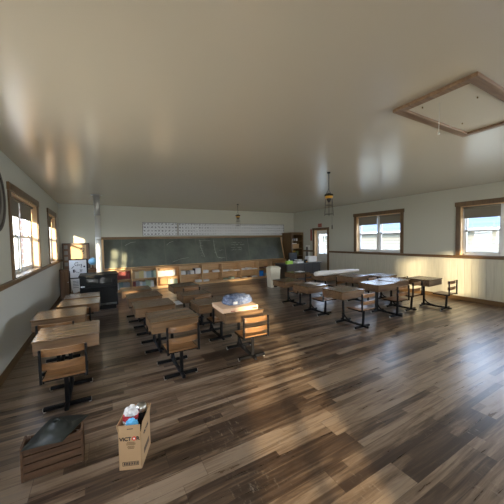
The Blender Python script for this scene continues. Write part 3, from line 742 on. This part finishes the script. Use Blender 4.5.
obj('door_handle', MB().tube([(.325, SYf, .7), (.325, SYf-.05, .7), (.325, SYf-.05, .62)], .009, 8), black, sv)
px_, py_ = .02, .13
obj('stovepipe', MB().lathe([(.075, .845), (.075, .87), (.062, .875), (.062, 1.70), (.065, 1.705), (.065, 1.73), (.062, 1.735), (.062, 2.29)], (px_, py_, 0), 28), galv, sv)
obj('upper_pipe', MB().lathe([(.068, 2.28), (.068, 2.78)], (px_, py_, 0), 28), galv_d, sv)
obj('ceiling_collar', MB().lathe([(.06, 2.77), (.125, 2.77), (.125, 2.784), (.06, 2.784)], (px_, py_, 0), 28), galv_d, sv)
obj('pipe_collar', MB().lathe([(.11, .846), (.11, .855), (.086, .87)], (px_, py_, 0), 28), stove_m, sv)

# ------------------------------------------------------------------ left back corner
t = thing('wooden_cabinet', 'narrow dark brown wooden cabinet in the back left corner', 'cabinet', (-.925, 9.45, 0))
obj('cabinet_body', MB().bb(-.10, .12, -.12, .12, 0, .83, .004), brown_cab, t); obj('cabinet_top', MB().bb(-.11, .13, -.135, .125, .83, .85, .003), brown_cab, t)
d_ = obj('door', MB().bb(-.09, .11, -.135, -.121, .06, .80, .003), brown_cab, t); obj('knob', MB().cyl((.09, -.135, .48), (.09, -.155, .48), .01), silver, d_)
t = thing('side_table', 'small brown wooden table under the globe beside the stovepipe', 'table', (-.20, 9.40, 0))
obj('table_top', MB().bb(-.22, .22, -.2, .2, .80, .825, .004), slat_m, t); obj('apron', MB().bb(-.2, .2, -.18, .18, .70, .80), slat_m, t)
for sx_ in (-.19, .19):
    for sy_ in (-.17, .17): obj('leg', MB().bb(sx_-.018, sx_+.018, sy_-.018, sy_+.018, 0, .70), slat_m, t)
t = thing('globe', 'light blue desk globe on the small table beside the stovepipe', 'globe', (-.21, 9.38, .826))
gm_ = mat('globe_blue', (.16, .45, .68), .35); tcg = N(gm_, 'ShaderNodeTexCoord'); ng = N(gm_, 'ShaderNodeTexNoise', i_Scale=9.0, i_Detail=3.0); LK(gm_, tcg.outputs['Object'], ng.inputs['Vector'])
rg_ = ramp(gm_, [(.60, (.30, .62, .85)), (.66, (.6, .66, .5))]); LK(gm_, ng.outputs[0], rg_.inputs[0]); LK(gm_, rg_.outputs[0], gm_.node_tree.nodes['Principled BSDF'].inputs['Base Color'])
s = [(max(.001, 0.11*math.cos(a)), 0.11*math.sin(a)) for a in [-PI/2+PI*k/16 for k in range(17)]]
obj('globe_ball', MB().lathe(s, (0, 0, .22), 28), gm_, t)
obj('stand', MB().lathe([(.09, 0), (.085, .012), (.02, .03), (.012, .105), (.001, .107)], (0, 0, 0)), brown_cab, t)
obj('meridian', MB().tube([(.12*math.cos(a), 0, .22+.12*math.sin(a)) for a in [-PI/2+PI*k/14 for k in range(15)]], .006, 6), silver, t)
# collage board
t = thing('collage_board', 'framed brown collage board with tan poster standing behind the easel', 'board', (-.62, 9.70, .80), 0)
t.rotation_euler = (-.0, 0, 0)
obj('backing', MB().bb(-.34, .32, -.012, .012, .055, .78, .003), mat('board_brown', (.17, .10, .06), .6), t)
obj('board_frame', MB().bb(-.36, .34, -.02, .02, .77, .80, .003).bb(-.36, .34, -.02, .02, .03, .06, .003).bb(-.36, -.33, -.02, .02, .03, .8, .003).bb(.31, .34, -.02, .02, .03, .8, .003), mat('board_frame_dark', (.08, .06, .045), .5), t)
obj('tan_poster', MB().bb(-.14, .25, -.018, -.013, .24, .74), mat('tan_poster', (.52, .34, .16), .6), t)
pgm = mat('photo_grey', (.25, .24, .22), .5)
for k in range(4): obj('photo', MB().bb(-.31, -.22, -.018, -.013, .12+k*.17, .23+k*.17), pgm, t)
st_ = MB().tube([(.10, -.019, .60), (.14, -.019, .66), (.2, -.019, .62), (.17, -.019, .55), (.2, -.019, .5), (.16, -.019, .47)], .009, 6).tube([(.12, -.019, .53), (.2, -.019, .56)], .008, 6)
obj('drawing', st_, ink, t)
obj('board_foot', MB().bb(-.3, -.26, -.02, .10, 0, .03).bb(.22, .26, -.02, .10, 0, .03), oakz, t)
tag(obj('wall_ledge', MB().bb(-.80, -.36, 9.62, 9.84, .765, .80, .003).bb(-.78, -.74, 9.64, 9.84, 0, .765).bb(-.42, -.38, 9.64, 9.84, 0, .765), brown_cab), 'brown wooden stand carrying the collage board', 'stand')
t = thing('easel', 'black easel stand holding two white drawing sheets left of the stove', 'easel', (-.52, 8.62, 0))
for sx_ in (-.20, .19): obj('leg', MB().cyl((sx_*1.1, -.12, 0), (sx_, .0, 1.16), .012, n=8), black, t)
obj('leg', MB().cyl((0, .35, 0), (0, .02, 1.1), .012, n=8), black, t)
obj('tray', MB().bb(-.22, .22, -.085, -.0, .655, .675), black, t); obj('backing_panel', MB().bb(-.20, .215, -.022, -.01, .675, 1.175), black, t)
pg = thing('drawing_sheet', 'white sheet with black letters and drawings on the easel, upper one', 'drawing', (-.53, 8.585, .676))
obj('sheet', MB().bb(-.20, .19, -.006, 0, .0, .47), paper, pg)
wr = MB()
def arc(cx, cz, rr, a0, a1, n=10): return [(cx+rr*math.cos(a0+(a1-a0)*k/n), -.008, cz+rr*math.sin(a0+(a1-a0)*k/n)) for k in range(n+1)]
wr.tube(arc(-.03, .36, .045, .7, 5.6)+[(-.0+.01, -.008, .355), (-.03, -.008, .355)], .006, 5)
wr.tube(arc(.055, .33, .026, 0, 6.0), .005, 5).tube([(.082, -.008, .36), (.082, -.008, .27), (.05, -.008, .255)], .005, 5)
wr.tube([(-.15, -.008, .25), (-.09, -.008, .31)], .007, 5)
wr.bb(-.12, -.09, -.009, -.006, .14, .22).tube([(-.08, -.008, .14), (-.08, -.008, .22), (-.05, -.008, .2), (-.08, -.008, .18), (-.04, -.008, .14)], .006, 5)
wr.tube([(.04, -.008, .14), (.06, -.008, .22), (.08, -.008, .14)], .006, 5).tube([(.03, -.008, .2), (.1, -.008, .2)], .006, 5).cyl((.14, -.009, .29), (.14, -.006, .29), .022, n=10)
wr.tube([(-.03, -.008, .15), (.02, -.008, .13)], .005, 5)
obj('drawn_letters', wr, ink, pg)
pg2 = thing('drawing_sheet', 'lower white printed sheet hanging below the easel tray', 'drawing', (-.60, 8.535, .28), 0)
obj('sheet', MB().prism([(-.11, .37), (.12, .37), (.09, .03), (.02, 0), (-.06, .0), (-.09, .12)], 1, -.004, 0), paper, pg2)
q = MB()
for z in (.30, .26, .22, .18, .13): q.bb(-.06, .07, -.006, -.004, z, z+.014)
obj('printed_lines', q, mat('print_grey', (.25, .26, .3), .6), pg2)

# big wheel-like wall ornament at left edge
t = thing('round_wall_ornament', 'large round grey rustic wheel ornament hanging on left wall', 'wall ornament', (XL+.004, 4.12, 2.14))
def ringmesh(r0, r1, th):
    m = MB(); n_ = 48; R_ = []
    for rr, xx in ((r0, 0), (r1, 0), (r1, th), (r0, th)): R_.append([m.bm.verts.new((xx, rr*math.cos(2*PI*k/n_), rr*math.sin(2*PI*k/n_))) for k in range(n_)])
    for i in range(4):
        A, B = R_[i], R_[(i+1) % 4]
        for k in range(n_): m.bm.faces.new((A[k], A[(k+1) % n_], B[(k+1) % n_], B[k]))
    return m
gw_ = wood('weathered_grey', (.045, .038, .032), (.12, .105, .09), .7, 2)
gw2 = wood('weathered_light', (.16, .15, .13), (.27, .25, .22), .7, 2)
obj('outer_ring', ringmesh(.355, .40, .03), gw_, t); obj('inner_ring', ringmesh(.23, .355, .015), gw2, t); obj('hub_ring', ringmesh(.18, .23, .03), gw_, t)
m = MB()
for k in range(8):
    a_ = PI*k/4; m.box((.012, .11*math.cos(a_), .11*math.sin(a_)), (.016, .035, .20), (-(a_-PI/2), 0, 0))
obj('spoke', m, gw_, t)

# ------------------------------------------------------------------ right back corner
bc = thing('tall_bookcase', 'tall oak bookcase with stocked shelves in the back right corner', 'bookcase', (7.435, 9.52, 0))
cw3, y0, y1, hh = .325, -.33, .32, 1.86
obj('side_panel', MB().bb(-cw3, -cw3+.025, y0, y1, 0, hh), oakz, bc); obj('side_panel', MB().bb(cw3-.025, cw3, y0, y1, 0, hh), oakz, bc)
obj('top_board', MB().bb(-cw3-.01, cw3+.01, y0-.015, y1, hh, hh+.03, .003), oakx, bc); obj('back_panel', MB().bb(-cw3+.025, cw3-.025, y1-.015, y1, 0, hh), oakz, bc)
obj('face_frame', MB().bb(-cw3, -cw3+.05, y0-.018, y0, 0, hh).bb(cw3-.05, cw3, y0-.018, y0, 0, hh).bb(-cw3+.05, cw3-.05, y0-.018, y0, hh-.08, hh), oakz, bc)
for z in (.08, .50, .86, 1.18, 1.50): obj('shelf', MB().bb(-cw3+.025, cw3-.025, y0, y1-.015, z, z+.022), oakx, bc)
bx0, by0 = 7.435, 9.52
def shelfbook(x, z, th, hh_, col, lab, dp=.18):
    t = thing('book', lab, 'book', (x, by0+y0+.05, z+.0225), 0, 'books in the corner bookcase')
    obj('cover', MB().bb(0, th, 0, .004, 0, hh_).bb(0, .003, 0, dp, 0, hh_).bb(th-.003, th, 0, dp, 0, hh_), bmat(col, BC[col]), t); obj('pages', MB().bb(.003, th-.003, .004, dp-.005, .004, hh_-.004), paper, t)
BC['golden yellow'] = (.55, .38, .05); BC['olive green'] = (.12, .16, .07)
x = 7.18
for k in range(4): shelfbook(x, .86, .045, .22, 'golden yellow', 'golden yellow book in the corner bookcase'); x += .047
for k in range(4): shelfbook(x, .86, .04, .21, 'olive green', 'dark green book in the corner bookcase'); x += .042
t = thing('cardboard_box', 'tan cardboard box on the second shelf of the corner bookcase', 'box', (7.40, by0-.12, 1.2025)); obj('box_body', MB().bb(-.2, .2, -.12, .12, 0, .17, .003), cardboard, t); obj('box_lid', MB().bb(-.205, .205, -.125, .125, .15, .19, .003), cardboard, t)
t = thing('paper_stack', 'pale stack of paper on the middle shelf of the corner bookcase', 'paper', (7.34, by0-.15, .0)); t.location.z = 1.3935
obj('sheets', MB().bb(-.13, .13, -.1, .1, 0, .03), paper, t)
for k, (xx, c_, lab) in enumerate(((7.22, 'white', 'round white jar, left on the top shelf of the corner bookcase'), (7.36, 'grey', 'grey round jar, centre of the top shelf of the corner bookcase'), (7.50, 'white', 'small white jar, right on the top shelf of the corner bookcase'))):
    t = thing('jar', lab, 'jar', (xx, by0-.2, 1.5225)); s_ = .05 if k < 2 else .04
    obj('jar_body', MB().lathe([(s_*.8, 0), (s_, .02), (s_, .09), (s_*.7, .11), (.001, .11)], (0, 0, 0), 16), bmat(c_, BC[c_]), t); obj('lid', MB().lathe([(s_*.75, .111), (s_*.75, .13), (.001, .13)], (0, 0, 0), 16), bmat('black', BC['black']), t)
# framed panel, red strip, red sign on the right wall
t = thing('wall_panel', 'narrow white framed panel with a dark centre between bookcase and door', 'picture', (XR, 9.00, .78)); t.location.y = 8.86
obj('panel_frame', MB().bb(-.02, 0, -.10, .16, 0, .55, .003), white, t); obj('panel_centre', MB().bb(-.024, -.019, .03, .12, .06, .48), ink, t)
tag(obj('wall_pennant', MB().bb(XR-.012, XR-.001, 8.64, 8.72, 1.52, 2.0), red), 'narrow dark red strip hanging beside the door casing', 'pennant')
t = thing('door_sign', 'small red-brown sign above the white door', 'sign', (XR, 8.16, 2.06))
obj('sign_plate', MB().bb(-.012, -.0, -.11, .11, 0, .15, .003), mat('sign_pink', (.42, .16, .12), .5), t)
obj('sign_marks', MB().bb(-.014, -.012, -.08, .08, .09, .12).bb(-.014, -.012, -.07, .07, .035, .06), red, t)

# teacher desk
td = thing('teacher_desk', 'charcoal teacher desk with black side in front of the corner bookcase', 'desk', (5.60, 7.5, 0))
obj('desk_top', MB().bb(-.02, 1.57, -.02, .74, .70, .73, .004), dark_desk, td)
obj('modesty_panel', MB().bb(.03, 1.52, .0, .02, .08, .70), dark_desk, td)
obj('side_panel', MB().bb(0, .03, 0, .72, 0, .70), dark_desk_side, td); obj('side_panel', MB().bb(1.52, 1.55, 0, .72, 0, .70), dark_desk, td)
for k in range(3): obj('drawer', MB().bb(.06, .44, .70, .718, .1+.2*k, .28+.2*k, .003), dark_desk, td)
m = MB()
for k in (.40, .78, 1.16): m.bb(k-.004, k+.004, -.004, .0, .1, .69)
obj('panel_groove', m, dark_desk_side, td)
t = thing('tissue_box', 'lime green tissue box on the left of the teacher desk', 'box', (5.76, 7.58, .731))
obj('box_body', MB().bb(-.12, .12, -.06, .06, 0, .11, .004), lime, t); obj('tissue', MB().lathe([(.03, .11), (.035, .13), (.012, .16), (.001, .17)], (0, 0, 0), 10), paper, t)
t = thing('paper_organizer', 'white papers standing in a rack on the right of the teacher desk', 'papers', (6.86, 7.70, .731))
for k in range(6):
    obj('sheet', MB().box((-.0+random.uniform(-.03, .03), -.1+k*.045, .11+random.uniform(-.01, .02)), (.42-.05*(k % 3), .004, .2), (.12, 0, random.uniform(-.08, .08))), paper, t)
obj('rack_base', MB().bb(-.22, .22, -.14, .16, 0, .012), black, t)
t = thing('office_chair', 'black office chair behind the teacher desk', 'chair', (6.98, 8.72, 0))
obj('chair_back', MB().box((0, .2, .82), (.44, .07, .46), (-.1, 0, 0), .06), mat('chair_black', (.015, .016, .02), .5), t); obj('seat', MB().box((0, -.02, .48), (.5, .48, .08), (0, 0, 0), .03), mat('chair_black', (.015, .016, .02), .5), t)
obj('gas_column', MB().cyl((0, 0, .08), (0, 0, .45), .025), black, t); obj('back_bracket', MB().bb(-.03, .03, .16, .22, .42, .70), black, t)
for k in range(5):
    a = 2*PI*k/5; l_ = obj('star_leg', MB().cyl((0, 0, .09), (.26*math.cos(a), .26*math.sin(a), .06), .018, .012, 8), black, t)
    obj('caster', MB().cyl((.26*math.cos(a)-.01, .26*math.sin(a), .027), (.26*math.cos(a)+.01, .26*math.sin(a), .027), .027, n=12), black, l_)
t = thing('binder_pile', 'white and dark papers piled in the middle of the teacher desk', 'papers', (6.30, 7.74, .731)); obj('paper_pile', MB().box((0, 0, .03), (.3, .22, .06), (0, 0, .1), .003), paper, t); obj('dark_binder', MB().box((.02, .02, .075), (.28, .2, .03), (0, 0, -.2), .004), ink, t); obj('loose_sheet', MB().box((0, 0, .105), (.22, .18, .03), (0, .1, .3)), paper, t)
t = thing('desk_phone', 'small black box with amber front on the teacher desk', 'device', (6.55, 7.62, .731)); obj('device_body', MB().bb(-.05, .05, -.04, .04, 0, .12, .01), ink, t); obj('amber_front', MB().bb(-.035, .035, -.044, -.04, .02, .05), amber, t)

# bin
t = thing('waste_bin', 'tall cream plastic pedal bin left of the teacher desk', 'bin', (5.07, 7.56, 0), -.1)
def taper(mb, b, tp, z0, z1):
    vs = [mb.bm.verts.new((sx_*w_[0], sy_*w_[1], z)) for z, w_ in ((z0, b), (z1, tp)) for sx_, sy_ in ((-1, -1), (1, -1), (1, 1), (-1, 1))]
    for q in ((3, 2, 1, 0), (4, 5, 6, 7), (0, 1, 5, 4), (1, 2, 6, 5), (2, 3, 7, 6), (3, 0, 4, 7)): mb.bm.faces.new([vs[i] for i in q])
    return mb
obj('bin_body', taper(MB(), (.155, .14), (.18, .165), .0, .62), cream, t); obj('bin_lid', taper(MB().bb(-.195, .195, -.18, .18, .62, .655, .006), (.18, .165), (.14, .12), .655, .70), cream, t)
obj('pedal', MB().bb(-.05, .05, -.19, -.13, .02, .045, .004), black, t); obj('pedal_slot', MB().bb(-.06, .06, -.1425, -.138, .01, .10), ink, t)

# long paper roll across the desks
rl = thing('paper_roll', 'long white paper roll lying across the desks behind the right group', 'paper roll', (5.02, 5.40, .663), -.01)
obj('rolled_sheet', MB().tube([(-.06, 0, 0), (0, 0, 0), (1.62, .0, -.018)], [.055, .062, .030], 24), paper, rl)
obj('loose_edge', MB().box((.72, -.03, .043), (1.40, .05, .004), (.5, .028, 0)), paper, rl)

def sheet(x, y, z, w_, d_, rz, lab, crumple=.006):
    b = bmesh.new(); bmesh.ops.create_grid(b, x_segments=8, y_segments=8, size=.5)
    for v in b.verts: v.co = Vector((v.co.x*w_, v.co.y*d_, .004+abs(crumple*mn.noise(Vector((v.co.x*4+x, v.co.y*4+y, 0))))))
    m = MB(); m.add(b); o = obj('paper_sheet', m, paper, None, (x, y, z)); o.rotation_euler = (0, 0, rz); so_ = o.modifiers.new('t', 'SOLIDIFY'); so_.thickness = .0015
    return tag(o, lab, 'paper', None)
sheet(5.28, 6.42, .601, .30, .22, .3, 'white paper sheets on the desk before the teacher desk', .02)
sheet(4.16, 4.62, .591, .22, .30, .2, 'white paper sheet on the desk behind the nearest right desk')
sheet(1.70, 7.0, .0, .30, .42, .25, 'pale paper lying on the floor beyond the centre desks', .012)

# ------------------------------------------------------------------ hanging lanterns
def lantern(x, y, zr, s, label, chain_top=H):
    t = thing('hanging_lantern', label, 'lamp', (x, y, zr))
    ch = MB(); z = .10*s; k = 0
    while z < chain_top-zr-.02:
        q = [(.008*math.cos(a), 0, z+.014+.016*math.sin(a)) for a in [2*PI*i/8 for i in range(8)]]
        if k % 2: q = [(0, a, b) for a, _, b in q]
        ch.tube(q, .0028, 5, closed=True); z += .024; k += 1
    obj('chain', ch, black, t); obj('ceiling_hook', MB().lathe([(.03, -.02), (.03, 0), (.001, 0)], (0, 0, chain_top-zr), 12), black, t)
    obj('lantern_cap', MB().lathe([(.072*s, -.01), (.08*s, 0), (.078*s, .022*s), (.05*s, .028*s), (.03*s, .04*s), (.01, .05*s)], (0, 0, 0), 20), black, t)
    obj('amber_band', MB().lathe([(.060*s, -.05*s), (.068*s, -.03*s), (.068*s, -.0101), (.05*s, -.0101)], (0, 0, 0), 20), amber, t)
    obj('lantern_body', MB().lathe([(.014*s, -.12*s), (.03*s, -.09*s), (.045*s, -.0505*s), (.03*s, -.0505*s)], (0, 0, 0), 16), ink, t)
    cg = MB()
    for a in (PI/4, 3*PI/4, 5*PI/4, 7*PI/4): cg.cyl((.055*s*math.cos(a), .055*s*math.sin(a), -.05*s), (.075*s*math.cos(a), .075*s*math.sin(a), -.36*s), .0045*s, n=6)
    for z_, rr in ((-.17, .062), (-.33, .074)): cg.tube([(rr*s*math.cos(a), rr*s*math.sin(a), z_*s) for a in [2*PI*i/16 for i in range(16)]], .004*s, 5, closed=True)
    obj('wire_cage', cg, mat('cage_grey', (.06, .055, .05), .4, .5), t)
    obj('stay', MB().tube([(-.07*s, 0, .02), (-.01, 0, .11*s), (.07*s, 0, .02)], .0035, 6), black, t)
    pc = MB().cyl((.07*s, 0, -.02), (.075*s, 0, -.53*s), .0018, n=5); pc.cyl((.075*s, 0, -.53*s), (.075*s, 0, -.60*s), .008*s, n=8)
    if s >= 1: obj('pull_chain', pc, black, t)
    else: pc.bm.free()
lantern(3.62, 3.57, 2.37, 1.0, 'nearer hanging black lantern with amber band and wire cage on a chain')
lantern(4.00, 8.0, 2.40, 1.0*.999, 'farther hanging black lantern near the long chart above the chalkboard')

# ------------------------------------------------------------------ outside
grass = plaster('dry_grass', (.30, .28, .20), .9, 6, .3)
struct('ground_outside', MB().bb(-40, 60, -40, 60, -.5, -.40), grass)
def siding(name, col, pitch, ax=2, amt=.35):
    m = mat(name, col, .6); b = m.node_tree.nodes['Principled BSDF']; tc = N(m, 'ShaderNodeTexCoord'); sp = N(m, 'ShaderNodeSeparateXYZ'); LK(m, tc.outputs['Object'], sp.inputs[0])
    fr_ = mth(m, 'FRACT', mth(m, 'DIVIDE', sp.outputs[ax], pitch)); st = mth(m, 'LESS_THAN', fr_, .14)
    rp = ramp(m, [(0, col), (1, tuple(c*(1-amt) for c in col))]); LK(m, st, rp.inputs[0]); LK(m, rp.outputs[0], b.inputs['Base Color']); bump(m, fr_, .5, .02); return m
nh = thing('neighbouring_house', 'pale sided house with blue-grey roof outside the right windows', 'house', (15, 8, -.4))
obj('house_wall', MB().bb(0, 6, -3.3, 7.5, 0, 2.35), siding('pale_siding', (.22, .21, .17), .18, 2, .5), nh)
rf = MB(); ez, rz_ = 2.3, 4.4; V = [rf.bm.verts.new(p) for p in ((-.4, -3.7, ez), (6.4, -3.7, ez), (6.4, 7.9, ez), (-.4, 7.9, ez), (3, -.6, rz_), (3, 4.8, rz_))]
for q in ((0, 4, 5, 3), (0, 1, 4), (1, 2, 5, 4), (2, 3, 5), (0, 3, 2, 1)): rf.bm.faces.new([V[i] for i in q])
obj('roof', rf, siding('roof_shingle', (.08, .105, .14), .25), nh)
obj('fascia', MB().bb(-.42, -.36, -3.7, 7.9, 2.2, 2.34), vinyl, nh)
bh = thing('brick_neighbour', 'sunlit brick and white building outside the left windows', 'building', (-3.2, 13.0, -.4))
brm = mat('sun_brick', (.35, .15, .09), .8); tcb2 = N(brm, 'ShaderNodeTexCoord'); mpb = N(brm, 'ShaderNodeMapping'); mpb.inputs['Rotation'].default_value = (0, -PI/2, PI/2); LK(brm, tcb2.outputs['Object'], mpb.inputs[0])
bt_ = N(brm, 'ShaderNodeTexBrick', i_Scale=1.0); bt_.inputs['Color1'].default_value = (.16, .055, .025, 1); bt_.inputs['Color2'].default_value = (.12, .042, .02, 1); bt_.inputs['Mortar'].default_value = (.28, .24, .2, 1)
bt_.inputs['Brick Width'].default_value = .42; bt_.inputs['Row Height'].default_value = .26; bt_.inputs['Mortar Size'].default_value = .03; LK(brm, mpb.outputs[0], bt_.inputs['Vector']); LK(brm, bt_.outputs[0], brm.node_tree.nodes['Principled BSDF'].inputs['Base Color'])
obj('white_wall', MB().bb(-3, 0, 0, 7, 0, 5.0), siding('white_siding', (.26, .27, .28), .45, 1, .5), bh)
obj('brick_pier', MB().bb(-.02, .08, 2.65, 3.35, 0, 5.0), brm, bh)
def tree(x, y, h_, lab, seed):
    random.seed(seed); m = MB()
    def grow(p, d, L, rad, lv):
        q = p+d*L; m.tube([p, p.lerp(q, .5)+Vector((random.uniform(-.04, .04), random.uniform(-.04, .04), 0))*L, q], [rad, rad*.8, rad*.65], 6)
        if lv == 0: return
        for _ in range(3 if lv < 4 else 3):
            nd = (d+Vector((random.uniform(-.7, .7), random.uniform(-.7, .7), random.uniform(-.1, .5)))).normalized(); grow(q, nd, L*.72, rad*.6, lv-1)
    grow(Vector((0, 0, 0)), Vector((0, 0, 1)), h_*.28, .11, 5)
    o = obj('bare_tree', m, mat('bark', (.10, .075, .06), .9), None, (x, y, -.4)); tag(o, lab, 'tree')
tree(23, 3.6, 7.5, 'bare leafless tree beyond the roof of the pale house', 3)
